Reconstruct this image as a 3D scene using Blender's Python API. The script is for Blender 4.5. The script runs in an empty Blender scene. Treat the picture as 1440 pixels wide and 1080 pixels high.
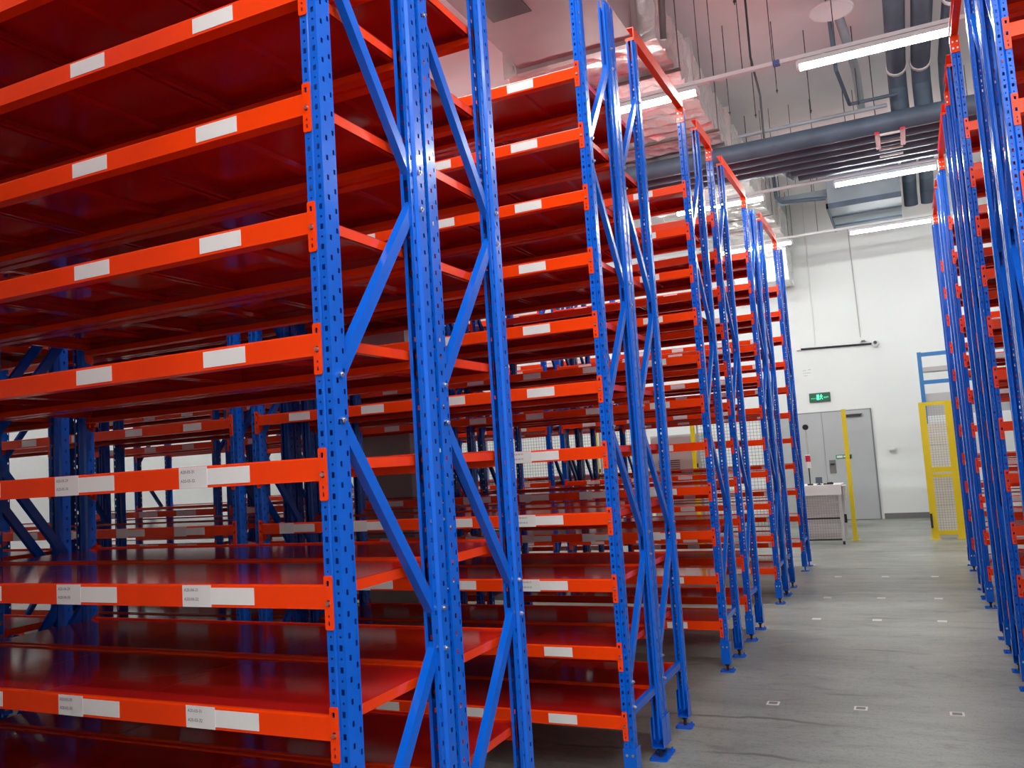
import bpy, math, random
from mathutils import Matrix, Vector
random.seed(7)
S = bpy.context.scene
COL = S.collection

# ------------------------------------------------------------------ camera
cam_d = bpy.data.cameras.new('camera')
cam = bpy.data.objects.new('camera', cam_d)
COL.objects.link(cam)
R_ = Vector((0.90278937, 0.4252165, -0.06451569))
D_ = Vector((-0.09575322, 0.05247928, -0.99402075))
F_ = Vector((-0.41928829, 0.90356895, 0.08809358))
m = Matrix.Identity(4)
for i in range(3):
    m[i][0] = R_[i]; m[i][1] = -D_[i]; m[i][2] = -F_[i]
m[0][3], m[1][3], m[2][3] = 1.27959417, -1.64162856, 1.49480246
cam.matrix_world = m
cam_d.sensor_width = 36.0
cam_d.lens = 1194.523 / 1440 * 36.0
cam_d.clip_start = 0.05
S.camera = cam

# ------------------------------------------------------------------ world, exposure
w = bpy.data.worlds.new('world'); S.world = w
w.use_nodes = True
w.node_tree.nodes['Background'].inputs[0].default_value = (0.9, 0.95, 1.0, 1)
w.node_tree.nodes['Background'].inputs[1].default_value = 0.02
S.view_settings.view_transform = 'Standard'
S.view_settings.look = 'None'
S.view_settings.gamma = 1.0
S.view_settings.use_curve_mapping = False
S.view_settings.exposure = 0.0
LAMP = 126.0            # emission of the LED diffusers

# ------------------------------------------------------------------ materials
def lin(c):
    return tuple((x / 255 / 12.92) if x / 255 <= 0.04045 else ((x / 255 + 0.055) / 1.055) ** 2.4 for x in c)

MAT = {}
def mat(name, col, rough=0.5, metal=0.0, emit=0.0, noise=None, coat=0.0, bump=None, spec=0.5):
    """noise = (scale, amount) mottles the colour; bump = (scale, strength)"""
    M = bpy.data.materials.new(name); M.use_nodes = True
    nt = M.node_tree; b = nt.nodes['Principled BSDF']
    b.inputs['Base Color'].default_value = (*col, 1)
    b.inputs['Roughness'].default_value = rough
    b.inputs['Metallic'].default_value = metal
    b.inputs['Coat Weight'].default_value = coat
    b.inputs['Coat Roughness'].default_value = 0.08
    b.inputs['Specular IOR Level'].default_value = spec
    if emit:
        b.inputs['Emission Color'].default_value = (*col, 1)
        b.inputs['Emission Strength'].default_value = emit
    if noise or bump:
        tc = nt.nodes.new('ShaderNodeTexCoord')
    if noise:
        n = nt.nodes.new('ShaderNodeTexNoise'); n.inputs['Scale'].default_value = noise[0]; n.inputs['Detail'].default_value = 5
        r = nt.nodes.new('ShaderNodeMapRange')
        r.inputs['From Min'].default_value = 0.3; r.inputs['From Max'].default_value = 0.7
        r.inputs['To Min'].default_value = 1 - noise[1]; r.inputs['To Max'].default_value = 1 + noise[1]
        mx = nt.nodes.new('ShaderNodeMix'); mx.data_type = 'RGBA'; mx.blend_type = 'MULTIPLY'
        mx.inputs[0].default_value = 1; mx.inputs[6].default_value = (*col, 1)
        nt.links.new(tc.outputs['Object'], n.inputs['Vector'])
        nt.links.new(n.outputs['Fac'], r.inputs['Value'])
        nt.links.new(r.outputs['Result'], mx.inputs[7])
        nt.links.new(mx.outputs[2], b.inputs['Base Color'])
    if bump:
        n = nt.nodes.new('ShaderNodeTexNoise'); n.inputs['Scale'].default_value = bump[0]; n.inputs['Detail'].default_value = 4
        bp = nt.nodes.new('ShaderNodeBump'); bp.inputs['Strength'].default_value = bump[1]; bp.inputs['Distance'].default_value = 0.02
        nt.links.new(tc.outputs['Object'], n.inputs['Vector'])
        nt.links.new(n.outputs['Fac'], bp.inputs['Height'])
        nt.links.new(bp.outputs['Normal'], b.inputs['Normal'])
    MAT[name] = M
    return M

mat('red_paint', (0.92, 0.052, 0.002), 0.25, noise=(3, .06), coat=.08, spec=.28)
mat('red_deck_shaded', (0.50, 0.012, 0.010), 0.10, noise=(2.5, .07), coat=.10, spec=.4)  # beam paint darkened, putting the shade between shelves into the colour
mat('blue_paint', (0.001, 0.115, 0.66), 0.24, noise=(4, .06), coat=.12, spec=.32)
mat('zinc', (0.75, 0.74, 0.72), 0.3, 1.0)
mat('dark_steel', (0.03, 0.03, 0.035), 0.45, 0.6)
mat('sticker', (0.80, 0.80, 0.80), 0.5)
mat('paper', (0.74, 0.74, 0.75), 0.6)
mat('ink', (0.02, 0.02, 0.025), 0.6)
mat('wall', (0.77, 0.81, 0.80), 0.65, noise=(.8, .03))
mat('ceiling', (0.88, 0.85, 0.865), 0.8, noise=(.7, .06))
mat('skirting', (0.16, 0.16, 0.16), 0.5)
mat('door_grey', (0.43, 0.46, 0.47), 0.45, noise=(1.2, .03))
mat('door_frame', (0.22, 0.23, 0.24), 0.5)
mat('yellow_paint', (0.75, 0.58, 0.008), 0.4, noise=(3, .05))
mat('wire', (0.35, 0.35, 0.33), 0.5)
mat('wire_dark', (0.12, 0.12, 0.12), 0.5)
mat('white_metal', (0.76, 0.77, 0.77), 0.45)
mat('grey_metal', (0.45, 0.47, 0.47), 0.45)
mat('aluminium', (0.62, 0.63, 0.62), 0.35, .6)
mat('lagging', (0.085, 0.125, 0.175), 0.55, noise=(2.5, .25))
mat('duct_grey', (0.28, 0.35, 0.39), 0.5, noise=(2, .12))
mat('duct_plain', (0.36, 0.27, 0.27), 0.6, noise=(2, .08))
mat('rod', (0.04, 0.04, 0.045), 0.6)
mat('pipe_brown', (0.12, 0.10, 0.095), 0.5, noise=(3, .2))
mat('foil', (0.88, 0.88, 0.86), 0.25, .58, bump=(13, 1.0))
mat('tape', (0.80, 0.78, 0.76), 0.35, .6, bump=(14, .4))
mat('light_body', (0.82, 0.84, 0.85), 0.4)
mat('led', (1.0, 1.0, 0.98), 0.5, emit=LAMP)
mat('led_weak', (1.0, 1.0, 0.98), 0.5, emit=LAMP * .42)
mat('black_plastic', (0.015, 0.015, 0.017), 0.35)
mat('red_plastic', (0.60, 0.02, 0.05), 0.35)
mat('blue_sky_paint', (0.015, 0.17, 0.45), 0.4)
mat('exit_green', (0.0, 0.10, 0.045), 0.4, emit=.12)
mat('exit_light', (0.10, 0.95, 0.5), 0.4, emit=.9)
mat('exit_case', (0.05, 0.08, 0.07), 0.4)
mat('sign_green', (0.02, 0.33, 0.16), 0.5)
mat('board', (0.72, 0.71, 0.66), 0.6, noise=(2, .04))
mat('marker_white', (0.72, 0.72, 0.69), 0.5)
mat('marker_grey', (0.20, 0.20, 0.19), 0.6)
mat('blue_tape', (0.10, 0.15, 0.45), 0.5)

# concrete floor: streaked mottling, hairline cracks and trowel marks
def concrete():
    M = bpy.data.materials.new('concrete'); M.use_nodes = True
    nt = M.node_tree; N = nt.nodes; L = nt.links; b = N['Principled BSDF']
    tc = N.new('ShaderNodeTexCoord')
    def noise(scale, vec, detail=6, dist=0.0):
        n = N.new('ShaderNodeTexNoise'); n.inputs['Scale'].default_value = scale
        n.inputs['Detail'].default_value = detail; n.inputs['Distortion'].default_value = dist
        L.new(vec, n.inputs['Vector']); return n.outputs['Fac']
    def mapping(sc):
        mp = N.new('ShaderNodeMapping'); mp.inputs['Scale'].default_value = sc
        L.new(tc.outputs['Object'], mp.inputs['Vector']); return mp.outputs['Vector']
    def ramp(v, stops):
        r = N.new('ShaderNodeValToRGB'); e = r.color_ramp.elements
        e[0].position, e[0].color = stops[0][0], (*stops[0][1], 1)
        e[1].position, e[1].color = stops[-1][0], (*stops[-1][1], 1)
        for p, c in stops[1:-1]:
            k = e.new(p); k.color = (*c, 1)
        L.new(v, r.inputs['Fac']); return r.outputs['Color']
    def mul(a, c, f=1.0):
        x = N.new('ShaderNodeMix'); x.data_type = 'RGBA'; x.blend_type = 'MULTIPLY'; x.inputs[0].default_value = f
        L.new(a, x.inputs[6]); L.new(c, x.inputs[7]); return x.outputs[2]
    base = ramp(noise(.9, mapping((.6, 1.3, 1)), 7, .4), [(.3, (.20, .214, .188)), (.5, (.275, .292, .26)), (.7, (.345, .362, .328))])
    streak = ramp(noise(3.0, mapping((.6, 2.6, 1)), 9, .9), [(.30, (.74, .74, .74)), (.48, (1, 1, 1)), (.7, (1.1, 1.1, 1.08))])
    speck = ramp(noise(26, mapping((1, 1.6, 1)), 6), [(.36, (.80, .80, .80)), (.46, (1, 1, 1)), (.64, (1.0, 1.0, 1.0)), (.72, (1.12, 1.12, 1.12))])
    col = mul(mul(base, streak, .6), speck, .9)
    blot = ramp(noise(4.2, mapping((.8, 1.5, 1)), 9, 1.2), [(.30, (.70, .70, .69)), (.43, (.97, .97, .97)), (.60, (1.0, 1.0, 1.0)), (.74, (1.16, 1.16, 1.15))])
    grit = ramp(noise(95, mapping((1, 1, 1)), 2), [(.34, (.70, .70, .70)), (.44, (1, 1, 1)), (.62, (1, 1, 1)), (.72, (1.18, 1.18, 1.18))])
    col = mul(mul(col, blot, .9), grit, .8)
    # joints running across the corridor
    sep = N.new('ShaderNodeSeparateXYZ'); L.new(tc.outputs['Object'], sep.inputs[0])
    wob = noise(1.1, mapping((1, .05, 1)), 4)
    a = N.new('ShaderNodeMath'); a.operation = 'MULTIPLY_ADD'; L.new(wob, a.inputs[0]); a.inputs[1].default_value = .5; L.new(sep.outputs['Y'], a.inputs[2])
    d = N.new('ShaderNodeMath'); d.operation = 'PINGPONG'; L.new(a.outputs[0], d.inputs[0]); d.inputs[1].default_value = .285
    line = ramp(d.outputs[0], [(0.0, (.40, .40, .38)), (.013, (.62, .62, .6)), (.022, (1, 1, 1))])
    gate = ramp(noise(1.6, mapping((.5, 3, 1)), 3), [(.52, (0, 0, 0)), (.60, (1, 1, 1))])
    x = N.new('ShaderNodeMix'); x.data_type = 'RGBA'; x.blend_type = 'MULTIPLY'
    L.new(gate, x.inputs[0]); L.new(col, x.inputs[6]); L.new(line, x.inputs[7])
    L.new(x.outputs[2], b.inputs['Base Color'])
    rr = ramp(noise(2.2, mapping((.5, 2, 1)), 5), [(.3, (.30,) * 3), (.7, (.48,) * 3)])
    L.new(rr, b.inputs['Roughness'])
    bp = N.new('ShaderNodeBump'); bp.inputs['Strength'].default_value = .12; bp.inputs['Distance'].default_value = .01
    L.new(speck, bp.inputs['Height']); L.new(bp.outputs['Normal'], b.inputs['Normal'])
    MAT['concrete'] = M
concrete()

# ------------------------------------------------------------------ mesh helpers
class MB:
    def __init__(s): s.v = []; s.f = []
    def box(s, x0, x1, y0, y1, z0, z1):
        n = len(s.v)
        s.v += [(x0, y0, z0), (x1, y0, z0), (x1, y1, z0), (x0, y1, z0), (x0, y0, z1), (x1, y0, z1), (x1, y1, z1), (x0, y1, z1)]
        s.f += [tuple(n + i for i in q) for q in ((3, 2, 1, 0), (4, 5, 6, 7), (0, 1, 5, 4), (1, 2, 6, 5), (2, 3, 7, 6), (3, 0, 4, 7))]
        return s
    def quad(s, a, b, c, d):
        n = len(s.v); s.v += [a, b, c, d]; s.f.append((n, n + 1, n + 2, n + 3)); return s
    def tube(s, a, b, r, seg=10, r2=None, cap=True):
        a, b = Vector(a), Vector(b); r2 = r if r2 is None else r2
        d = (b - a).normalized(); u = d.orthogonal().normalized(); w_ = d.cross(u); n = len(s.v)
        for p, q in ((a, r), (b, r2)):
            for i in range(seg):
                t = 2 * math.pi * i / seg
                s.v.append(tuple(p + u * (q * math.cos(t)) + w_ * (q * math.sin(t))))
        for i in range(seg):
            j = (i + 1) % seg
            s.f.append((n + i, n + j, n + seg + j, n + seg + i))
        if cap:
            s.f.append(tuple(n + seg - 1 - i for i in range(seg))); s.f.append(tuple(n + seg + i for i in range(seg)))
        return s
    def path(s, pts, r, seg=8):
        for a, b in zip(pts, pts[1:]): s.tube(a, b, r, seg)
        return s
    def prism(s, prof, axis, t0, t1):
        """closed 2-D profile extruded along axis ('x': prof=(y,z), 'y': (x,z), 'z': (x,y))"""
        n = len(s.v); k = len(prof)
        for t in (t0, t1):
            for a, b in prof:
                s.v.append({'x': (t, a, b), 'y': (a, t, b), 'z': (a, b, t)}[axis])
        for i in range(k):
            j = (i + 1) % k; s.f.append((n + i, n + j, n + k + j, n + k + i))
        s.f.append(tuple(n + k - 1 - i for i in range(k))); s.f.append(tuple(n + k + i for i in range(k)))
        return s
    def perf(s, P, du, width, z0, z1, holes):
        """perforated sheet strip: P(u) -> (x,y) along its width, holes = [(z, u, w, h)] sorted by z, one per row"""
        def q(u0, u1, a, b):
            if u1 - u0 > 1e-6 and b - a > 1e-6:
                s.quad((*P(u0), a), (*P(u1), a), (*P(u1), b), (*P(u0), b))
        z = z0
        for hz, u, w_, h in holes:
            if hz - h / 2 < z0 + .003 or hz + h / 2 > z1 - .003: continue
            q(0, width, z, hz - h / 2)
            q(0, u - w_ / 2, hz - h / 2, hz + h / 2); q(u + w_ / 2, width, hz - h / 2, hz + h / 2)
            z = hz + h / 2
        q(0, width, z, z1)
        return s
    def mesh(s, name, m_, smooth=False):
        me = bpy.data.meshes.new(name)
        me.from_pydata(s.v, [], s.f); me.update()
        import bmesh
        bm = bmesh.new(); bm.from_mesh(me)
        bmesh.ops.recalc_face_normals(bm, faces=bm.faces) if not getattr(s, 'sheet', False) else None
        bm.to_mesh(me); bm.free()
        me.materials.append(MAT[m_])
        if smooth:
            for p in me.polygons: p.use_smooth = True
            try: me.set_sharp_from_angle(angle=math.radians(40))
            except Exception: pass
        return me

def obj(name, me, parent=None, loc=(0, 0, 0), rz=0.0, rot=None, **props):
    o = bpy.data.objects.new(name, me); COL.objects.link(o)
    o.parent = parent; o.location = loc
    o.rotation_euler = rot if rot else (0, 0, rz)
    for k, v in props.items(): o[k] = v
    return o

def thing(name, label, cat, loc=(0, 0, 0), group=None, rz=0.0):
    o = obj(name, None, None, loc, rz)
    o['label'] = label; o['category'] = cat
    if group: o['group'] = group
    return o

def single(name, mb, m_, label, cat, loc=(0, 0, 0), group=None, smooth=False, rz=0.0):
    o = obj(name, mb if isinstance(mb, bpy.types.Mesh) else mb.mesh(name, m_, smooth), None, loc, rz)
    o['label'] = label; o['category'] = cat
    if group: o['group'] = group
    return o

def struct(name, mb, m_, parent=None):
    o = obj(name, mb.mesh(name, m_), parent)
    if parent is None: o['kind'] = 'structure'
    return o

def text_mesh(body, size, m_, name='lettering', align='LEFT'):
    cu = bpy.data.curves.new(name, 'FONT'); cu.body = body; cu.size = size; cu.align_x = align
    cu.resolution_u = 2
    t = bpy.data.objects.new('tmp_text', cu); COL.objects.link(t)
    bpy.context.view_layer.update()
    dg = bpy.context.evaluated_depsgraph_get()
    me = bpy.data.meshes.new_from_object(t.evaluated_get(dg))
    bpy.data.objects.remove(t); bpy.data.curves.remove(cu)
    me.materials.clear(); me.materials.append(MAT[m_]); me.name = name
    return me
UP = (math.pi / 2, 0, 0)      # text upright facing -Y

# ------------------------------------------------------------------ the room
WX0, WX1, WY0, WY1, CZ = -11.4, 6.2, -6.0, 15.1, 6.0
struct('floor', MB().box(WX0 - .2, WX1 + .2, WY0 - .2, WY1 + .2, -.15, 0), 'concrete')
struct('ceiling', MB().box(WX0 - .2, WX1 + .2, WY0 - .2, WY1 + .2, CZ, CZ + .15), 'ceiling')
struct('wall_far', MB().box(WX0 - .2, WX1 + .2, WY1, WY1 + .2, 0, CZ), 'wall')
struct('wall_near', MB().box(WX0 - .2, WX1 + .2, WY0 - .2, WY0, 0, CZ), 'wall')
struct('wall_left', MB().box(WX0 - .2, WX0, WY0, WY1, 0, CZ), 'wall')
struct('wall_right', MB().box(WX1, WX1 + .2, WY0, WY1, 0, CZ), 'wall')
struct('baseboard_far', MB().box(.70, WX1, WY1 - .012, WY1, 0, .10), 'skirting')
struct('trim_1', MB().box(WX0, WX1, 11.3, 11.8, CZ - .42, CZ), 'ceiling')     # ceiling beam

struct('trim_2', MB().box(-3.22, -2.66, 4.67, 5.03, 0, CZ), 'wall')              # building column in the gap of the third row

# grey steel double door
d = obj('door_1', MB().box(-1.30, .655, WY1 - .035, WY1 - .005, 0.0, 2.0).mesh('door_frame', 'door_frame'), kind='structure')
for x0, x1 in ((-1.275, -.203), (-.197, .632)):
    obj('door_leaf', MB().box(x0, x1, WY1 - .055, WY1 - .036, .012, 1.98).mesh('door_leaf', 'door_grey'), d)
obj('door_closer', MB().box(.20, .48, WY1 - .10, WY1 - .056, 1.87, 1.91).box(.18, .50, WY1 - .075, WY1 - .056, 1.90, 1.915).mesh('door_closer', 'black_plastic'), d)
lk = obj('lock_plate', MB().box(-.14, -.03, WY1 - .066, WY1 - .056, .86, 1.10).mesh('lock_plate', 'skirting'), d)
obj('lever', MB().box(-.12, -.05, WY1 - .10, WY1 - .067, 1.02, 1.04).mesh('lever', 'dark_steel'), lk)
pb = obj('push_bar_sign', MB().box(-.02, .26, WY1 - .068, WY1 - .056, 1.12, 1.19).mesh('push_sign', 'sign_green'), d)
obj('sign_print', MB().box(.0, .10, WY1 - .070, WY1 - .0685, 1.135, 1.175).box(.115, .16, WY1 - .070, WY1 - .0685, 1.14, 1.17).box(.175, .24, WY1 - .070, WY1 - .0685, 1.145, 1.165).mesh('sign_print', 'paper'), pb)

# ------------------------------------------------------------------ rack parts (shared meshes)
BAY, D, PW = 2.0, 0.485, 0.05      # clear bay length, depth, post width
LEVELS = [0.329 + 0.3 * k for k in range(11)]
TOP = 3.85
PITCH = BAY + 2 * PW + .11

def post_mesh(full=True):
    mb = MB(); mb.sheet = True
    z0, z1 = .10, TOP
    def col(u, w_, off, small=True):
        out = []; k = 0; z = z0 + .035 + off
        while z < z1:
            out.append((z, u, w_, .0135)); 
            if small: out.append((z + .025, u, .005, .005))
            z += .05
        return out
    def col_s(u, w_, off):
        out = []; z = z0 + .035 + off
        while z < z1: out.append((z, u, w_, .013)); z += .05
        return out
    # front web: strip | groove | strip
    mb.perf(lambda u: (-.025 + u, 0.0), 1, .021, z0, z1, col(.0115, .0085, 0))
    mb.perf(lambda u: (.004 + u, 0.0), 1, .021, z0, z1, col(.0095, .0085, 0))
    for a, b in (((-.004, 0), (0, .005)), ((0, .005), (.004, 0))):
        mb.quad((*a, z0), (*b, z0), (*b, z1), (*a, z1))
    # side cheeks
    for sx in (-1, 1):
        mb.perf(lambda u: (.025 * sx, u), 1, .040, z0, z1, col_s(.019, .008, .025))
        seq = ((.025, .040), (.017, .047), (.017, .066), (.007, .066))
        for a, b in zip(seq, seq[1:]):
            if full and a == (.017, .047):
                mb.perf(lambda u: (.017 * sx, .047 + u), 1, .019, z0, z1, col_s(.0095, .007, 0))
            else:
                mb.quad((a[0] * sx, a[1], z0), (b[0] * sx, b[1], z0), (b[0] * sx, b[1], z1), (a[0] * sx, a[1], z1))
    return mb.mesh('post', 'blue_paint')

def brace_profile_mesh(L_):
    """C-channel of length L_ along local Z, web facing +X"""
    w_, dpt, t = .017, .012, .003
    prof = [(dpt, -w_), (dpt, w_), (-dpt, w_), (-dpt, w_ - t), (dpt - t, w_ - t), (dpt - t, -w_ + t), (-dpt, -w_ + t), (-dpt, -w_)]
    return MB().prism(prof, 'z', 0, L_).mesh('brace', 'blue_paint')

NB = [(.055, .42), (.405, 1.04)]     # (y, z) brace nodes, alternating
NODES = [(.050, .42), (D - .050, 1.04), (.050, 1.67), (D - .050, 2.29), (.050, 2.92), (D - .050, 3.54)]
def brace_list():
    out = []
    for (y0, za), (y1, zb) in zip(NODES, NODES[1:]):
        out.append((y0, za + .055, y1, zb - .055))
    return out
BL = brace_list()
_y0, _z0, _y1, _z1 = BL[0]
BRACE = brace_profile_mesh(math.hypot(_y1 - _y0, _z1 - _z0) + .03)
STRUT = brace_profile_mesh(D - .07)
POST = post_mesh()

def sleeve_mesh():
    mb = MB()
    mb.box(-.030, .030, -.004, -.001, .055, .195)
    mb.box(-.030, -.0265, -.001, .060, .055, .195)
    mb.box(.0265, .030, -.001, .060, .055, .195)
    mb.box(-.0265, .0265, -.001, .060, .055, .060)
    return mb.mesh('sleeve', 'blue_paint')
SLEEVE = sleeve_mesh()
SCREW = MB().tube((0, .03, .008), (0, .03, .055), .0085, 8).tube((0, .03, .040), (0, .03, .054), .016, 6).mesh('screw', 'dark_steel')
PLATE = MB().prism([(-.045, .002), (-.038, -.006), (.038, -.006), (.045, .002), (.045, .070), (.035, .080), (-.035, .080), (-.045, .070)], 'z', 0, .008).tube((-.03, .008, .008), (-.03, .008, .02), .006, 6).tube((.03, .065, .008), (.03, .065, .02), .006, 6).mesh('foot_plate', 'blue_paint')
FOOTBOLT = MB().tube((-.013, -.0065, .165), (-.013, -.004, .165), .007, 6).tube((.013, -.0065, .165), (.013, -.004, .165), .007, 6).mesh('sleeve_bolts', 'zinc')
# foot as one piece, for racks far away
def far_foot():
    mb = MB(); mb.box(-.030, .030, -.004, .060, .055, .195).tube((0, .03, .008), (0, .03, .055), .009, 6).box(-.045, .045, -.006, .08, 0, .008)
    return mb.mesh('levelling_foot', 'blue_paint')
FARFOOT = far_foot()

BEAM_PROF = [(0, -.056), (.040, -.056), (.040, -.034), (.014, -.034), (.014, 0.0), (.004, 0.0), (.0012, -.0012), (0, -.004)]
def beam_mesh(with_conn):
    mb = MB().prism(BEAM_PROF, 'x', -BAY, 0)
    if with_conn:
        for x0, x1 in ((0, .022), (-BAY - .022, -BAY)): mb.box(x0, x1, -.004, -.0005, -.103, .021)
    return mb.mesh('beam', 'red_paint')
BEAM, BEAMFAR = beam_mesh(False), beam_mesh(True)

def connector_mesh(sx):
    mb = MB(); w_ = .024
    hs = [(-.088, .011, .005, .010), (-.072, .011, .005, .006), (-.0415, .011, .009, .015), (.004, .011, .008, .013)]
    mb.sheet = True
    for y in (-.0045, -.0015):
        mb.perf(lambda u: (sx * u, y), 1, w_, -.100, .019, hs)
    o = [(0, -.100), (.003, -.103), (w_ - .003, -.103), (w_, -.100), (w_, .019), (w_ - .003, .022), (.003, .022), (0, .019)]
    for a, b in zip(o, o[1:] + o[:1]):
        mb.quad((sx * a[0], -.0045, a[1]), (sx * b[0], -.0045, b[1]), (sx * b[0], -.0015, b[1]), (sx * a[0], -.0015, a[1]))
    for za, zb in ((-.103, -.100), (.019, .022)):
        e = .003 if za < -.05 else 0; g = 0 if za < -.05 else .003
        mb.quad((sx * e, -.0045, za), (sx * (w_ - e), -.0045, za), (sx * (w_ - g), -.0045, zb), (sx * g, -.0045, zb))
    # weld return along the beam end
    mb.quad((0, -.0045, -.100), (0, .038, -.080), (0, .038, -.004), (0, -.0045, .019))
    return mb.mesh('connector', 'red_paint')
CONN_R, CONN_L = connector_mesh(1), connector_mesh(-1)
CBOLT = MB().tube((.012, -.010, -.0415), (.012, -.0047, -.0415), .0055, 6).mesh('safety_bolt', 'zinc')

def deck_mesh(ids, name='shelf_panel'):
    """pressed steel shelf panels; ids = which thirds of the bay (0 = right end, 2 = left end)"""
    mb = MB(); t = .0018; h = .028; w_ = BAY / 3 - .003; y0, y1 = .0155, D - .0155; ends = []
    for i in ids:
        x1 = -i * BAY / 3 - .0015; x0 = x1 - w_
        mb.box(x0, x1, y0, y1, -t, 0)
        if i == 2: ends.append((x0, x0 + t))
        else: mb.box(x0 + .006, x0 + .006 + t, y0, y1, -h, -t)
        if i == 0: ends.append((x1 - t, x1))
        else: mb.box(x1 - .006 - t, x1 - .006, y0, y1, -h, -t)
        mb.box(x0 + .008, x1 - .008, y0, y0 + t, -h, -t); mb.box(x0 + .008, x1 - .008, y1 - t, y1, -h, -t)
        mb.box(x0 + .008, x0 + .020, y0 + .03, y1 - .03, -h, -h + t); mb.box(x1 - .020, x1 - .008, y0 + .03, y1 - .03, -h, -h + t)
        xm = (x0 + x1) / 2
        mb.prism([(xm - .025, -t), (xm - .016, -.014), (xm + .016, -.014), (xm + .025, -t)], 'y', y0 + .004, y1 - .004)
    n0 = len(mb.f)
    for xa, xb in ends: mb.box(xa, xb, y0, y1, -h, -t)      # the end flange, in the undarkened beam red
    me = mb.mesh(name, 'red_deck_shaded'); me.materials.append(MAT['red_paint'])
    for p_ in me.polygons[n0:]: p_.material_index = 1
    return me
DECKS, DECK3 = [deck_mesh((i,)) for i in range(3)], deck_mesh((0, 1, 2), 'shelf_deck')

STICK = MB().box(-.14, 0, -.0012, -.0002, -.049, -.0075).mesh('location_sticker', 'sticker')
TAG = MB().box(-.236, -.139, -.0020, -.0013, -.0555, -.001).mesh('text_sticker', 'paper')
BRBOLT = MB().tube((.0255, 0, 0), (.031, 0, 0), .0075, 6).tube((.031, 0, 0), (.036, 0, 0), .004, 6).mesh('brace_bolt', 'zinc')

def text_pair(top, bot):
    key = (top, bot)
    return text_mesh(top + '\n\n' + bot, .0115, 'ink')

def brace_at(x, seg, parent, me=None):
    ya, za, yb, zb = seg
    dv = Vector((0, yb - ya, zb - za)).normalized()
    ang = math.atan2(-dv.y, dv.z)
    o = obj('brace', me or BRACE, parent, (x, ya - dv.y * .015, za - dv.z * .015), rot=(ang, 0, 0))
    return o

def make_rack(x, y, label, near=True, stickers=True, tags=False, group='blue racks with red shelves', bolts=False, text=None, lv=LEVELS):
    r = thing('storage_rack', label, 'rack', (x, y, 0), group)
    posts = []
    for px in (PW / 2, -BAY - PW / 2):
        for py, rz in ((0, 0), (D, math.pi)):
            p = obj('post', POST, r, (px, py, 0), rz)
            posts.append(p)
            if near:
                obj('foot_sleeve', SLEEVE, p); obj('levelling_screw', SCREW, p); obj('foot_plate', PLATE, p); obj('sleeve_bolts', FOOTBOLT, p)
            else:
                obj('levelling_foot', FARFOOT, p)
        for seg in BL: brace_at(px, seg, r)
        s = obj('strut', STRUT, r, (px, .035, .335), rot=(-math.pi / 2, 0, 0))
        if bolts and px > 0:
            for (yy, zz) in NODES:
                for dz in (-.055, .055):
                    obj('brace_bolt', BRBOLT, r, (px, .031 if yy < .2 else D - .031, zz + dz))
    for k, z in enumerate(lv):
        for back in (0, 1):
            b = obj('beam', BEAM if near else BEAMFAR, r, (-BAY, D, z) if back else (0, 0, z), math.pi if back else 0)
            if near:
                obj('connector', CONN_R, b, (0, 0, 0)); obj('connector', CONN_L, b, (-BAY, 0, 0))
                if bolts: obj('safety_bolt', CBOLT, b)
            if stickers and not back:
                for j in range(4):
                    sx = -.215 - .4765 * j
                    obj('location_sticker', STICK, b, (sx, 0, 0))
                    if tags and k in (2, 3, 4):
                        obj('text_sticker', TAG, b, (sx, 0, 0))
                        if text and j < 2:
                            n0 = 31 - 2 * j
                            me = text_pair('A20-0%d-%d' % (k + 1, n0), 'A20-0%d-%d' % (k + 1, n0 + 1))
                            obj('lettering', me, b, (sx - .230, -.0023, -.017), rot=UP)
        if near:
            for i in range(3): obj('shelf_panel', DECKS[i], r, (0, 0, z - .005))
        else:
            obj('shelf_deck', DECK3, r, (0, 0, z - .005))
    return r

ORD = ['at the corridor end', 'second bay from corridor', 'third bay from corridor', 'fourth bay from corridor', 'fifth bay from corridor']
ROWS = [  # key, y, bays, phrase
    ('0b', -1.545, 2, 'unseen row added behind the camera'),  # unseen racks added to block lamp light from behind left
    ('1a', 0.0, 2, 'front side of nearest row'),
    ('1b', 0.505, 2, 'rear side of nearest row'),
    ('2a', 2.045, 2, 'front side of second row'),
    ('2b', 2.545, 3, 'rear side of second row'),
    ('3a', 4.145, 3, 'front of third row'),
    ('3b', 5.07, 3, 'rear of third row'),
    ('4a', 6.63, 3, 'front side of fourth row'),
    ('4b', 7.135, 3, 'rear side of fourth row'),
    ('5', 8.70, 3, 'single-depth last row'),
]
for key, y, nb, ph in ROWS:
    for b in range(nb):
        near = (b == 0 and key not in ('5',)) or key in ('1b', '2a')
        st = key in ('1a', '2a', '3a', '4a', '5')
        lab = 'blue steel rack with red shelves, %s, %s' % (ph, ORD[b])
        make_rack(-b * PITCH, y, lab, near, st, tags=key in ('1a', '2a', '3a'), bolts=(b == 0 and key[0] in '12'), text=(key in ('1a', '2a') and b == 0))
RROWS = [('2a', 2.02, 'front side of second row'), ('2b', 2.52, 'rear side of second row'), ('3a', 4.03, 'front of third row'),
         ('3b', 4.95, 'rear of third row'), ('4a', 6.55, 'front side of fourth row'), ('4b', 7.06, 'rear side of fourth row'), ('5', 8.66, 'single-depth last row')]
RX = 1.715
for key, y, ph in RROWS:
    make_rack(RX + PW + BAY, y, 'blue rack with red shelves right of the corridor, %s' % ph, True, key in ('2a', '3a', '4a', '5'), bolts=key[0] in '23', group='racks right of the corridor')

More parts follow.
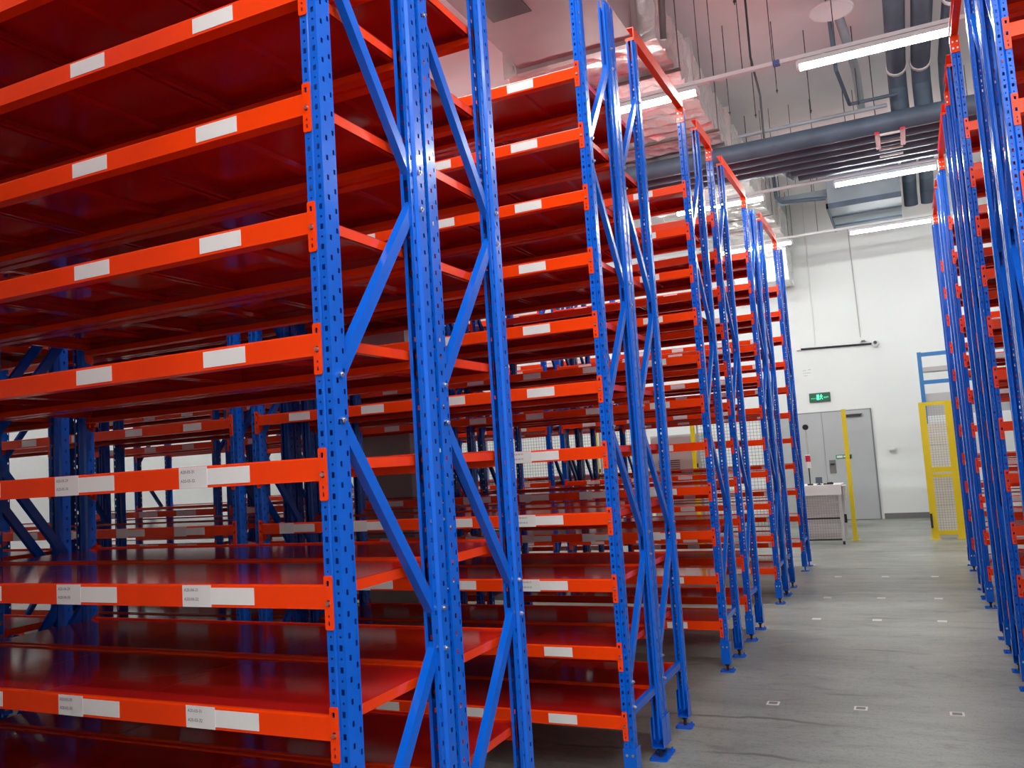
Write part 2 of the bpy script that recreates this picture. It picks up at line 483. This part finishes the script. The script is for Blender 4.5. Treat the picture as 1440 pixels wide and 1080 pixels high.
# overhead red tie beams across the aisles
TIE_SPANS = [('first and second rows', .99, 2.045), ('second and third rows', 3.03, 4.145), ('two halves of the third row', 4.63, 5.07),
             ('third and fourth rows', 5.555, 6.63), ('fourth and last rows', 7.62, 8.70)]
def tie(x, ya, yb, lab):
    t = thing('tie_beam', lab, 'beam', (x, ya, TOP), 'red tie beams over the aisles')
    L_ = yb - ya
    pr = [(-.02, .02), (.02, .02), (.02, .095), (-.02, .095), (-.02, .090), (.015, .090), (.015, .025), (-.02, .025)]
    obj('channel', MB().prism(pr, 'y', -.03, L_ + .03).mesh('tie_channel', 'red_paint'), t)
    for yy, s in ((0, -1), (L_, 1)):
        br = MB().box(-.025, .025, yy - .006 * (s > 0), yy + .006 * (s < 0), -.085, .02).box(-.025, .025, min(yy, yy + s * .06), max(yy, yy + s * .06), .0015, .0195)
        b = obj('bracket', br.mesh('tie_bracket', 'red_paint'), t)
        bo = MB()
        for zz in (-.06, -.02):
            for xx in (-.012, .012): bo.tube((xx, yy - s * .006, zz), (xx, yy - s * .011, zz), .005, 6)
        obj('bracket_bolts', bo.mesh('bracket_bolts', 'zinc'), b)
    return t
for n, ya, yb in TIE_SPANS[1:]:
    tie(PW / 2, ya, yb, 'red tie beam over the aisle between %s, left of corridor' % n)
    tie(-BAY - PW - .055, ya, yb, 'red tie beam between %s, one bay in from corridor' % n)
for n, ya, yb in [('second and third rows', 3.005, 4.03), ('two halves of the third row', 4.515, 4.95), ('third and fourth rows', 5.435, 6.55), ('fourth and last rows', 7.545, 8.66)]:
    tie(RX + PW / 2, ya, yb, 'red tie beam between %s, right of corridor' % n)

# ------------------------------------------------------------------ lights
LZ = 4.80
BAT = MB().prism([(-.045, 0), (.045, 0), (.035, .045), (-.035, .045)], 'x', -.6, .6).mesh('batten_body', 'light_body')
DIF = MB().prism([(.043 * math.cos(math.pi * i / 10), -.001 - .040 * math.sin(math.pi * i / 10)) for i in range(11)], 'x', -.585, .585).mesh('diffuser', 'led', True)
DIFW = DIF.copy(); DIFW.materials[0] = MAT['led_weak']
CAP = MB().prism([(-.046, 0), (-.04, -.03), (-.02, -.043), (.02, -.043), (.04, -.03), (.046, 0), (.040, .03), (-.040, .03)], 'x', -.012, .012).mesh('end_cap', 'light_body')
def batten(x, y, lab):
    t = thing('batten_light', lab, 'light', (x, y, LZ), 'LED batten lights')
    obj('body', BAT, t); obj('diffuser', DIFW if y > 12 else DIF, t); obj('end_cap', CAP, t, (-.6, 0, 0)); obj('end_cap', CAP, t, (.6, 0, 0))
    obj('hanger_clip', MB().box(-.40, -.37, -.02, .02, .045, .058).box(.37, .40, -.02, .02, .045, .058).mesh('hanger_clip', 'zinc'), t)
LROWS = [(13.01, 'in the farthest run'), (10.06, 'in the middle run'), (6.11, 'in the nearest run'), (1.55, 'over the first aisle'), (.20, 'added unseen over the nearest row'), (-1.3, 'added unseen over the camera'), (-2.75, 'added unseen behind the camera'), (-4.2, 'added unseen by the near wall')]  # nearest-row run and those behind it are unseen, added to brighten rack fronts
LCOLS = [(1.28, 'over the corridor'), (-.82, 'over the left racks'), (3.38, 'over the right racks'), (-5.02, 'deep over the left racks'), (-9.22, 'by the left wall'), (-2.92, 'one bay in over the left racks')]
for yi, (y, ph) in enumerate(LROWS):
    r = thing('lighting_rail', 'white lighting rail along the batten run %s' % ph, 'rail', (0, y, LZ + .059))
    obj('rail_channel', MB().prism([(-.022, 0), (.022, 0), (.022, .035), (.017, .035), (.017, .005), (-.017, .005), (-.017, .035), (-.022, .035)], 'x', -10.2, 4.6).mesh('rail_channel', 'light_body'), r)
    hr = MB()
    for x in ((-9.5, -6.5, -3.6, -.18, -.06, .20, .47, 1.0, 2.3, 3.9) if yi else (-9.5, -3.6, -.2, .2, 2.3)): hr.tube((x, .012 * math.sin(x * 9), .006), (x, .012 * math.sin(x * 9), CZ - LZ - .059), .004, 5)
    obj('hanger_rods', hr.mesh('hanger_rods', 'rod'), r)
    for xi, (x, cp) in enumerate(LCOLS):
        if yi == 3 and xi != 1: continue
        if yi > 3 and xi in (1, 3, 4, 5): continue
        if y < 3.5 and y > 0 and xi == 2: continue
        batten(x, y, 'glowing white LED batten light %s, %s' % (cp, ph))
single('cable_clip', MB().box(-.03, .03, -.027, -.0225, -.004, .037).box(-.03, .03, .0225, .027, -.004, .037).box(-.03, .03, -.0225, .0225, -.004, -.0005).mesh('cable_clip', 'blue_tape'), None, 'blue tape wrapped round the nearest lighting rail', 'tape', (.50, 6.11, LZ + .059))

# ------------------------------------------------------------------ overhead services
def wrinkled(x0, x1, y0, y1, z, h, name, amp, seed):
    rnd = random.Random(seed); nx, ny = 14, max(6, int((y1 - y0) / .07))
    v, f = [], []
    ring = [(x0 + (x1 - x0) * i / nx, z) for i in range(nx + 1)] + [(x1, z + h * k / 5) for k in range(1, 6)] + [(x1 - (x1 - x0) * i / nx, z + h) for i in range(1, nx + 1)] + [(x0, z + h - h * k / 5) for k in range(1, 5)]
    n = len(ring)
    for j in range(ny + 1):
        yy = y0 + (y1 - y0) * j / ny; band = amp * .9 * math.sin(j * 1.9 + seed)
        for i, (a, b) in enumerate(ring):
            e = rnd.uniform(-1, 1) * amp
            v.append((a + rnd.uniform(-1, 1) * amp * .5, yy + rnd.uniform(-.015, .015), b - abs(e) - (band if b < z + .01 else 0)))
    for j in range(ny):
        for i in range(n):
            k = (i + 1) % n; f.append((j * n + i, j * n + k, (j + 1) * n + k, (j + 1) * n + i))
    f.append(tuple(range(n))[::-1]); f.append(tuple(ny * n + i for i in range(n)))
    mb = MB(); mb.v = v; mb.f = f
    return mb.mesh(name, 'foil')
DZ = 5.16
fd = thing('foil_wrapped_duct', 'crinkled silver foil insulated air duct above the left racks', 'duct', (0, 0, 0))
for i, (a, b) in enumerate(((5.59, 6.9), (6.92, 8.95), (9.0, 11.2), (11.25, 13.2), (13.25, 14.95))):
    obj('foil_wrap', wrinkled(-1.95, -.44, a, b, DZ, .5, 'foil_wrap', .028, i + 3), fd)
for a in (6.85, 8.9, 11.15, 13.15):
    obj('tape_band', MB().box(-1.99, -.40, a, a + .10, DZ - .045, DZ + .54).mesh('tape_band', 'tape'), fd)
for a in (6.2, 8.0, 10.1, 12.2, 14.2):
    obj('hanger_strap', MB().box(-2.02, -.38, a, a + .04, DZ - .07, DZ - .05).tube((-2.0, a + .02, DZ - .05), (-2.0, a + .02, CZ), .006, 6).tube((-.39, a + .02, DZ - .05), (-.39, a + .02, CZ), .006, 6).mesh('hanger_strap', 'pipe_brown'), fd)
single('duct_drop', wrinkled(-1.4, -.46, 14.2, 15.05, 4.42, .66, 'duct_drop', .016, 21), None, 'foil wrapped duct drop down the far wall behind the last rack', 'duct')
pd = thing('plain_duct', 'plain pinkish grey duct box in front of the foil duct', 'duct')
obj('duct_body', MB().box(-1.72, -.62, 3.9, 5.50, DZ - .02, DZ + .55).mesh('duct_body', 'duct_plain'), pd)
obj('seam_flange', MB().box(-1.76, -.58, 5.46, 5.54, DZ - .06, DZ + .59).mesh('seam_flange', 'duct_plain'), pd)
obj('vent_grille', MB().box(-1.55, -1.2, 4.15, 4.55, DZ - .03, DZ - .021).mesh('vent_grille', 'black_plastic'), pd)

def pipe(name, pts, r, m_, label, cat='pipe', group=None, rings=(), seg=14):
    t = thing(name, label, cat, tuple(pts[0]), group)
    o = Vector(pts[0])
    q = [tuple(Vector(p) - o) for p in pts]
    obj('pipe_body', MB().path(q, r, seg).mesh('pipe_body', m_, True), t)
    for k in rings:
        a = Vector(k) - o; dirv = (Vector(pts[1]) - o).normalized()
        obj('clamp', MB().tube(a - dirv * .025, a + dirv * .025, r * 1.14, seg).mesh('clamp', 'white_metal', True), t)
    return t
for i, (x, r) in enumerate(((1.515, .098), (1.76, .098), (2.02, .085))):
    pipe('insulated_pipe', [(x, 2.6, 5.6), (x, 8.70, 5.6), (x, 8.86, 5.45), (x, 8.88, 5.12)], r, 'lagging', 'fat dark insulated pipe under the ceiling along the corridor, %s of three' % ('leftmost', 'middle', 'rightmost')[i], group='ceiling pipes along the corridor', rings=[(x, 8.62 if i < 2 else 7.2, 5.6), (x, 5.2, 5.6)])
bundle = [(8.62, 4.985, .11, -3.2, 4.2), (8.87, 4.98, .11, -3.2, 4.2), (9.12, 4.985, .11, -3.2, 4.2), (9.37, 4.98, .11, -2.8, 4.2), (9.62, 4.98, .11, .10, 4.2), (9.87, 4.985, .11, .16, 4.2)]
ordn = ('nearest', 'second', 'third', 'fourth', 'fifth', 'farthest')
for i, (y, z, r, x0, x1) in enumerate(bundle):
    pts = [(x0, y, z), (x1, y, z)] if i < 4 else [(x0 - .03, y, z + .25), (x0 + .02, y, z + .06), (x0 + .10, y, z), (x1, y, z)]
    pipe('lagged_pipe', pts, r, 'lagging', 'dark lagged pipe crossing the corridor overhead, %s of the bundle' % ordn[i], group='lagged pipe bundle across the corridor')
hb = thing('pipe_hanger', 'white rung pipe hanger with red insulator blocks under the pipe bundle', 'hanger', (1.38, 8.56, 4.855))
for i in range(4): obj('rung', MB().box(-.13, .13, .27 * i - .012, .27 * i + .012, -.03, -.008).mesh('rung', 'white_metal'), hb)
for sx in (-.13, .13): obj('side_block', MB().box(sx - .025, sx + .025, -.10, .46, -.035, -.007).mesh('side_block', 'red_plastic'), hb)
for sx in (-.13,): obj('hanger_rod', MB().tube((sx, .185, -.03), (sx, .185, 1.13), .005, 6).mesh('hanger_rod', 'rod'), hb)
pipe('thin_pipe', [(-.25, 8.50, 5.14), (1.38, 8.50, 5.14)], .022, 'duct_grey', 'thin grey pipe just in front of the dark bundle')
pipe('sprinkler_pipe', [(1.02, 6.85, 5.56), (1.10, 8.3, 5.56), (1.10, 9.6, 5.56)], .045, 'duct_grey', 'pale grey pipe running from the round ceiling disc')
dsc = thing('ceiling_disc', 'round pale dished disc hanging under the ceiling', 'disc', (.975, 6.72, 5.52))
obj('dish', MB().tube((0, 0, .0), (0, 0, .05), .20, 28, .12).tube((0, 0, -.012), (0, 0, 0), .19, 28, .20).mesh('dish', 'white_metal', True), dsc)
obj('stem', MB().tube((0, 0, .05), (0, 0, .48), .035, 12).mesh('stem', 'grey_metal', True), dsc)
pipe('square_conduit', [(.93, 7.0, 5.9), (.93, 7.6, 5.3), (1.0, 8.5, 5.24), (1.5, 8.5, 5.24)], .02, 'lagging', 'dark bent conduit dropping to the pipe bundle')
pipe('black_cable', [(.18, 6.9, 6.0), (.18, 6.9, 5.35), (.22, 7.05, 5.0), (.20, 7.2, 4.6)], .011, 'rod', 'black cable hanging from the ceiling by the foil duct')
pipe('roof_pipe', [(-1.80, 3.2, 5.35), (-1.80, 5.45, 5.35)], .055, 'pipe_brown', 'brown pipe above the nearest racks running to the foil duct', rings=[(-1.80, 4.6, 5.35)])
pipe('stub_pipe', [(-1.28, 3.3, 5.55), (-1.28, 3.88, 5.40)], .06, 'pipe_brown', 'short brown pipe joining the plain duct')
pipe('brace_strut', [(-.28, 5.3, 6.0), (-.37, 5.56, 5.10)], .03, 'pipe_brown', 'dark slanted strut beside the end of the foil duct')
# far air handling box and trays
ac = thing('air_handler', 'blue grey ceiling air handling box near the far wall', 'duct unit', (1.0, 13.0, 5.05))
obj('casing', MB().box(-.55, .48, -.85, .75, 0, .62).mesh('casing', 'duct_grey'), ac)
obj('side_rail', MB().box(-.58, -.55, -.88, .78, -.03, .05).box(-.58, .48, -.88, -.85, -.03, .05).mesh('side_rail', 'lagging'), ac)
obj('bottom_seam', MB().box(-.55, .48, -.2, -.16, -.02, 0).box(-.55, .48, .4, .44, -.02, 0).mesh('bottom_seam', 'lagging'), ac)
for i, (x, w_) in enumerate(((1.62, 'left'), (1.86, 'right'))):
    pipe('elbow_pipe', [(x, 11.9, 5.5), (x, 12.7, 5.45), (x, 13.0, 5.3), (x, 13.1, 5.1)], .10, 'lagging', 'dark lagged elbow pipe beside the air handling box, %s one' % w_, rings=[(x, 12.2, 5.48)])
pipe('cable_tray_pipe', [(-.30, 11.95, 5.9), (-.28, 11.95, 5.3), (-.2, 11.95, 5.2), (.42, 12.16, 5.2)], .03, 'lagging', 'dark conduit running into the air handling box')
tr = thing('cable_tray', 'grey cable tray under the ceiling at the far end', 'tray', (0, 12.6, 5.35))
obj('tray_channel', MB().prism([(-.12, 0), (.12, 0), (.12, .08), (.11, .08), (.11, .01), (-.11, .01), (-.11, .08), (-.12, .08)], 'x', -.34, .44).mesh('tray_channel', 'duct_grey'), tr)
obj('tray_hanger', MB().tube((-.3, .0, .01), (-.3, 0, .65), .006, 6).tube((.2, .0, .01), (.2, 0, .65), .006, 6).mesh('tray_hanger', 'rod'), tr)
for i, (x, y, z, wd) in enumerate(((.33, 7.6, 5.2, 'beside the thin pipe'), (.62, 8.0, 5.05, 'in front of the bundle'), (.05, 7.9, 5.1, 'left of the black cable'), (.75, 5.0, 5.3, 'nearest over the corridor'), (.30, 5.3, 5.1, 'left of the blue tape'), (1.1, 8.2, 5.1, 'beside the red hanger blocks'), (-.15, 7.4, 5.0, 'next to the foil duct'), (.9, 9.6, 5.1, 'behind the pipe bundle'))):
    rd = thing('threaded_rod', 'thin dark threaded rod hanging from the ceiling %s' % wd, 'rod', (x, y, z), 'threaded hanger rods')
    obj('rod_shaft', MB().tube((0, 0, 0), (0, 0, CZ - z), .005, 6).mesh('rod_shaft', 'rod'), rd)
    obj('rod_nut', MB().tube((0, 0, .02), (0, 0, .035), .012, 6).mesh('rod_nut', 'rod'), rd)

# ------------------------------------------------------------------ far wall fittings
WF = WY1
ex = thing('exit_sign', 'small green lit exit sign above the grey door', 'sign', (-.20, WF - .03, 2.27))
obj('case', MB().box(-.185, .185, 0, .028, -.085, .085).mesh('exit_case', 'exit_case'), ex)
pn = obj('lit_panel', MB().box(-.165, .165, -.004, -.0005, -.060, .070).mesh('exit_panel', 'exit_green'), ex)
man = MB().box(-.055, -.008, -.007, -.0045, -.045, .055).box(.005, .05, -.007, -.0045, .01, .03)
man.tube((.028, -.007, .045), (.028, -.0045, .045), .012, 10)
man.prism([(.012, .03), (.040, .034), (.034, -.004), (.016, -.004)], 'y', -.007, -.0045)
man.prism([(.016, 0), (.028, 0), (.010, -.045), (.000, -.040)], 'y', -.007, -.0045).prism([(.024, 0), (.036, 0), (.056, -.036), (.046, -.045)], 'y', -.007, -.0045)
obj('running_figure', man.mesh('running_figure', 'exit_light'), pn)
obj('lettering', text_mesh('EXIT', .042, 'exit_light', align='CENTER'), pn, (.112, -.0052, -.020), rot=UP)
obj('lettering', text_mesh('安全出口', .024, 'exit_light', align='CENTER'), pn, (-.110, -.0052, -.024), rot=UP)
cam_t = thing('wall_camera', 'white dome camera on the end of a grey wall pipe', 'camera', (.84, WF - .02, 3.16))
obj('dome', MB().tube((0, -.10, 0), (0, -.02, 0), .045, 16, .065).tube((0, -.02, 0), (0, .02, 0), .065, 16).mesh('dome', 'white_metal', True), cam_t)
obj('lens', MB().tube((0, -.115, .01), (0, -.10, .01), .03, 14).mesh('lens', 'black_plastic'), cam_t)
pipe('wall_conduit', [(-.46, WF - .03, 3.20), (.78, WF - .03, 3.165)], .017, 'dark_steel', 'thin dark pipe across the far wall ending at the dome camera')
jb = thing('junction_box', 'small white box at the left end of the wall pipe', 'box', (-.49, WF - .03, 3.22))
obj('box_body', MB().box(-.04, .04, -.03, .03, -.04, .05).mesh('jbox', 'white_metal'), jb)
obj('box_lid', MB().box(-.034, .034, -.036, -.031, -.034, .044).mesh('jlid', 'sticker'), jb)
pipe('drop_conduit', [(-.18, WF - .015, CZ), (-.19, WF - .015, 3.25)], .011, 'white_metal', 'white conduit down the far wall, left of the two')
pipe('drop_conduit', [(.56, WF - .015, CZ), (.60, WF - .015, 3.27)], .008, 'grey_metal', 'thin grey conduit down the far wall above the dome camera')
sb_ = thing('sensor_box', 'small white sensor at the foot of the thin grey wall conduit', 'sensor', (.64, WF - .04, 3.25))
obj('sensor_body', MB().prism([(-.05, -.03), (.05, -.03), (.02, .05), (-.05, .05)], 'y', -.03, .04).mesh('sensor_body', 'white_metal'), sb_)
obj('sensor_eye', MB().box(-.03, .03, -.034, -.031, -.028, -.012).mesh('sensor_eye', 'dark_steel'), sb_)
em = thing('emergency_light', 'small white emergency light on the wall right of the door', 'light', (.93, WF - .05, 1.24))
obj('lamp_body', MB().box(-.06, .06, -.02, .05, -.01, .05).box(-.04, .04, -.02, .05, -.045, -.01).mesh('lamp_body', 'white_metal'), em)
obj('lamp_grille', MB().box(-.035, .035, -.024, -.0205, -.04, -.015).mesh('lamp_grille', 'grey_metal'), em)
wn = thing('wall_notice', 'faint white notice sheet with grey lines above the exit sign', 'notice', (-.38, WF - .008, 2.74))
obj('sheet', MB().box(-.10, .10, 0, .006, -.12, .12).mesh('notice_sheet', 'wall'), wn)
obj('print_lines', MB().box(-.08, -.02, -.003, -.0005, .05, .06).box(.01, .07, -.003, -.0005, .06, .07).box(-.08, .06, -.003, -.0005, .0, .008).box(-.06, 0, -.003, -.0005, -.05, -.04).mesh('print_lines', 'grey_metal'), wn)
sh = thing('ceiling_lifter_post', 'thin grey post with a small black head left of the door', 'post', (-.24, 12.6, 0))
obj('pole', MB().tube((0, 0, .01), (0, 0, 1.66), .010, 8).mesh('thin_pole', 'grey_metal', True), sh)
obj('head', MB().tube((0, -.03, 1.70), (0, .03, 1.70), .045, 12).mesh('pole_head', 'black_plastic', True), sh)
obj('base', MB().tube((0, 0, 0), (0, 0, .012), .08, 14).mesh('pole_base', 'dark_steel'), sh)

# ------------------------------------------------------------------ work area beyond the racks
def wires(x0, x1, z0, z1, step=.05, r=.0022, y=0):
    mb = MB()
    n = int(round((x1 - x0) / step)); k = int(round((z1 - z0) / step))
    for i in range(1, n): 
        x = x0 + (x1 - x0) * i / n; mb.box(x - r, x + r, y - r, y + r, z0, z1)
    for i in range(1, k):
        z = z0 + (z1 - z0) * i / k; mb.box(x0, x1, y + r, y + 3 * r, z - r, z + r)
    return mb
def fence_panel(x0, x1, y, lab, h=1.9):
    t = thing('mesh_panel', lab, 'fence', (x0, y, 0), 'mesh fence panels behind the racks')
    L_ = x1 - x0
    fr = MB().box(0, .03, -.012, .012, 0, h).box(L_ - .03, L_, -.012, .012, 0, h).box(.03, L_ - .03, -.012, .012, .12, .15).box(.03, L_ - .03, -.012, .012, h - .03, h)
    obj('frame', fr.mesh('panel_frame', 'wire'), t)
    obj('wire_mesh', wires(.03, L_ - .03, .15, h - .03).mesh('wire_mesh', 'wire_dark'), t, kind='stuff')
    return t
def yellow_post(x, y, lab, h=1.9):
    t = thing('fence_post', lab, 'post', (x, y, 0), 'yellow fence posts')
    obj('post_tube', MB().box(-.03, .03, -.03, .03, .008, h).mesh('post_tube', 'yellow_paint'), t)
    obj('base_plate', MB().box(-.06, .06, -.05, .05, 0, .008).mesh('base_plate', 'yellow_paint'), t)
    obj('post_cap', MB().box(-.032, .032, -.032, .032, h, h + .012).mesh('post_cap', 'yellow_paint'), t)
    obj('panel_bracket', MB().box(.03, .05, -.01, .01, 1.18, 1.24).mesh('panel_bracket', 'black_plastic'), t)
YP = [(-7.7, 'fifth from the door'), (-5.6, 'fourth from the door'), (-3.49, 'third from the door'), (-1.86, 'second from the door'), (.395, 'in front of the grey door')]
for x, ph in YP: yellow_post(x, 11.8, 'tall yellow steel fence post, %s' % ph)
for (a, b, ph) in ((-7.66, -5.64, 'leftmost behind the racks'), (-5.56, -3.53, 'second from the left'), (-3.45, -2.6, 'left of the grey cabinet'), (-1.82, -.62, 'right of the grey cabinet')):
    fence_panel(a + .02, b - .02, 11.8, 'dark wire mesh fence panel %s' % ph)
cb = thing('control_cabinet', 'pale grey cabinet with louvres behind the last rack', 'cabinet', (-2.25, 12.2, 0))
obj('body', MB().box(-.42, .40, 0, .5, .05, 1.72).mesh('cabinet_body', 'grey_metal'), cb)
obj('door', MB().box(-.40, .38, -.018, -.001, .08, 1.69).mesh('cabinet_door', 'aluminium'), cb)
lv_ = MB()
for i in range(9): lv_.box(-.30, .05, -.026, -.019, 1.02 + .035 * i, 1.03 + .035 * i)
obj('louvre_slats', lv_.mesh('louvre_slats', 'dark_steel'), cb)
obj('plinth', MB().box(-.40, .38, .02, .48, 0, .05).mesh('plinth', 'dark_steel'), cb)
# conveyor / scanning station with mesh skirt
stn = thing('scanning_station', 'white workstation with wire mesh skirt in front of the door', 'workstation', (.07, 11.55, 0))
obj('worktop', MB().box(-.38, .235, -.28, .30, .70, .84).mesh('worktop', 'white_metal'), stn)
for x in (-.36, .205):
    for y in (-.27, .27): obj('leg', MB().box(x - .02, x + .02, y - .02, y + .02, .05, .70).mesh('station_leg', 'aluminium'), stn)
sk = obj('skirt_frame', MB().box(-.34, .185, -.285, -.265, .06, .08).box(-.34, .185, -.285, -.265, .36, .38).mesh('skirt_frame', 'dark_steel'), stn)
obj('wire_mesh', wires(-.34, .185, .08, .69, .035, .002, -.275).mesh('skirt_wires', 'wire'), sk, kind='stuff')
obj('skirt_backing', MB().box(-.34, .185, -.20, -.19, .08, .69).mesh('skirt_backing', 'paper'), stn)
for x in (-.36, .205): obj('caster', MB().tube((x - .015, -.27, .028), (x + .015, -.27, .028), .027, 12).mesh('caster', 'dark_steel'), stn)
obj('side_motor', MB().box(.24, .285, -.24, .02, .66, .82).tube((.26, -.25, .62), (.26, -.25, .82), .02, 8).mesh('side_motor', 'aluminium'), stn)
obj('side_hook', MB().box(.235, .27, -.24, -.21, .30, .42).mesh('side_hook', 'dark_steel'), stn)
sl = thing('signal_light', 'red and white signal light on a thin pole on the workstation', 'light', (-.12, 11.42, .84))
obj('pole', MB().tube((0, 0, 0), (0, 0, .25), .008, 8).mesh('signal_pole', 'dark_steel'), sl)
obj('pole_foot', MB().tube((0, 0, 0), (0, 0, .02), .04, 10).mesh('pole_foot', 'dark_steel'), sl)
obj('white_stage', MB().tube((0, 0, .25), (0, 0, .34), .036, 14).mesh('white_stage', 'white_metal', True), sl)
obj('red_stage', MB().tube((0, 0, .34), (0, 0, .43), .036, 14).mesh('red_stage', 'red_plastic', True), sl)
obj('cap', MB().tube((0, 0, .43), (0, 0, .445), .036, 14, .03).mesh('signal_cap', 'white_metal', True), sl)
mo = thing('small_monitor', 'small dark monitor standing on the workstation', 'monitor', (.0, 11.45, .84))
obj('screen', MB().box(-.045, .045, -.01, .01, .02, .11).mesh('screen', 'lagging'), mo)
obj('stand', MB().box(-.03, .03, -.03, .03, 0, .012).box(-.01, .01, -.008, .008, .012, .02).mesh('stand', 'dark_steel'), mo)
sc = thing('hand_scanner', 'black hand scanner lying on the workstation', 'scanner', (.15, 11.42, .84))
obj('scanner_head', MB().prism([(-.05, 0), (.04, 0), (.05, .02), (.03, .035), (-.04, .03)], 'y', -.02, .02).mesh('scanner_head', 'black_plastic'), sc)
obj('scanner_grip', MB().box(-.09, -.05, -.012, .012, 0, .02).mesh('scanner_grip', 'black_plastic'), sc)
# yellow safety gate, right
gt = thing('safety_gate', 'yellow safety gate with mesh panels beside the right racks', 'gate', (1.40, 11.75, 0))
for x0, x1, nm in ((0, .09, 'hinge_post'), (.33, .47, 'latch_post')):
    obj('gate_post', MB().box(x0, x1, -.04, .04, .008, 1.92).box(x0 - .02, x1 + .02, -.06, .06, 0, .008).mesh(nm, 'yellow_paint'), gt)
obj('top_rail', MB().box(.09, .33, -.02, .02, 1.87, 1.92).mesh('gate_rail', 'yellow_paint'), gt)
obj('middle_rail', MB().box(.09, .33, -.025, .025, .93, 1.0).box(.09, .33, -.03, .03, .86, .90).mesh('gate_mid_rail', 'yellow_paint'), gt)
obj('bottom_rail', MB().box(.09, .33, -.02, .02, .06, .12).mesh('gate_bottom_rail', 'yellow_paint'), gt)
for z0, z1 in ((1.0, 1.87), (.12, .86)):
    ifr = obj('mesh_infill', wires(.09, .33, z0, z1, .035, .002).mesh('gate_wires', 'wire'), gt, kind='stuff')
obj('latch', MB().box(.0, .03, -.07, -.041, .16, .36).mesh('gate_latch', 'black_plastic'), gt)
pc = thing('pallet_case', 'stacked pale cartons behind the yellow gate', 'cartons', (1.72, 12.6, 0))
for i, (w_, z0, z1) in enumerate(((.30, 0, .42), (.28, .42, .86), (.30, .86, 1.30), (.26, 1.30, 1.62))):
    c = obj('carton', MB().box(-w_, w_, -.25, .25, z0 + .002, z1 - .002).mesh('carton', 'board'), pc)
    obj('carton_tape', MB().box(-w_ - .001, w_ + .001, -.252, -.2505, (z0 + z1) / 2 - .02, (z0 + z1) / 2 + .02).mesh('carton_tape', 'paper'), c)
bf = thing('blue_frame', 'tall light blue steel frame behind the yellow gate', 'frame', (1.47, 13.2, 0))
obj('upright', MB().box(0, .06, 0, .06, 0, 2.76).mesh('upright', 'blue_sky_paint'), bf)
obj('upright', MB().box(1.2, 1.26, 0, .06, 0, 2.76).mesh('upright', 'blue_sky_paint'), bf)
for z in (2.69, 2.25): obj('crossbar', MB().box(.06, 1.2, .005, .055, z, z + .06).mesh('crossbar', 'blue_sky_paint'), bf)
obj('backboard', MB().box(.06, 1.2, .06, .075, 1.75, 2.10).mesh('backboard', 'grey_metal'), bf)
obj('shelf_tray', MB().box(.06, 1.2, .056, .4, 2.45, 2.52).mesh('shelf_tray', 'grey_metal'), bf)

# ------------------------------------------------------------------ floor markers
for j, (y, rowp) in enumerate(((3.52, 'nearest line'), (5.98, 'second line'), (7.0, 'third line'), (8.3, 'farthest line'))):
    for i, (x, cp) in enumerate(((.41, 'left'), (.88, 'middle'), (1.355, 'right'))):
        t = thing('floor_marker', 'small white square floor marker, %s one of the %s' % (cp, rowp), 'marker', (x, y, 0), 'floor markers along the corridor')
        fr = MB().box(-.035, .035, -.035, .035, 0, .0015)
        obj('sticker_base', fr.mesh('marker_base', 'marker_white'), t)
        if y < 5: obj('sticker_centre', MB().box(-.024, .024, -.022, .022, .0016, .0022).mesh('marker_centre', 'marker_grey'), t)
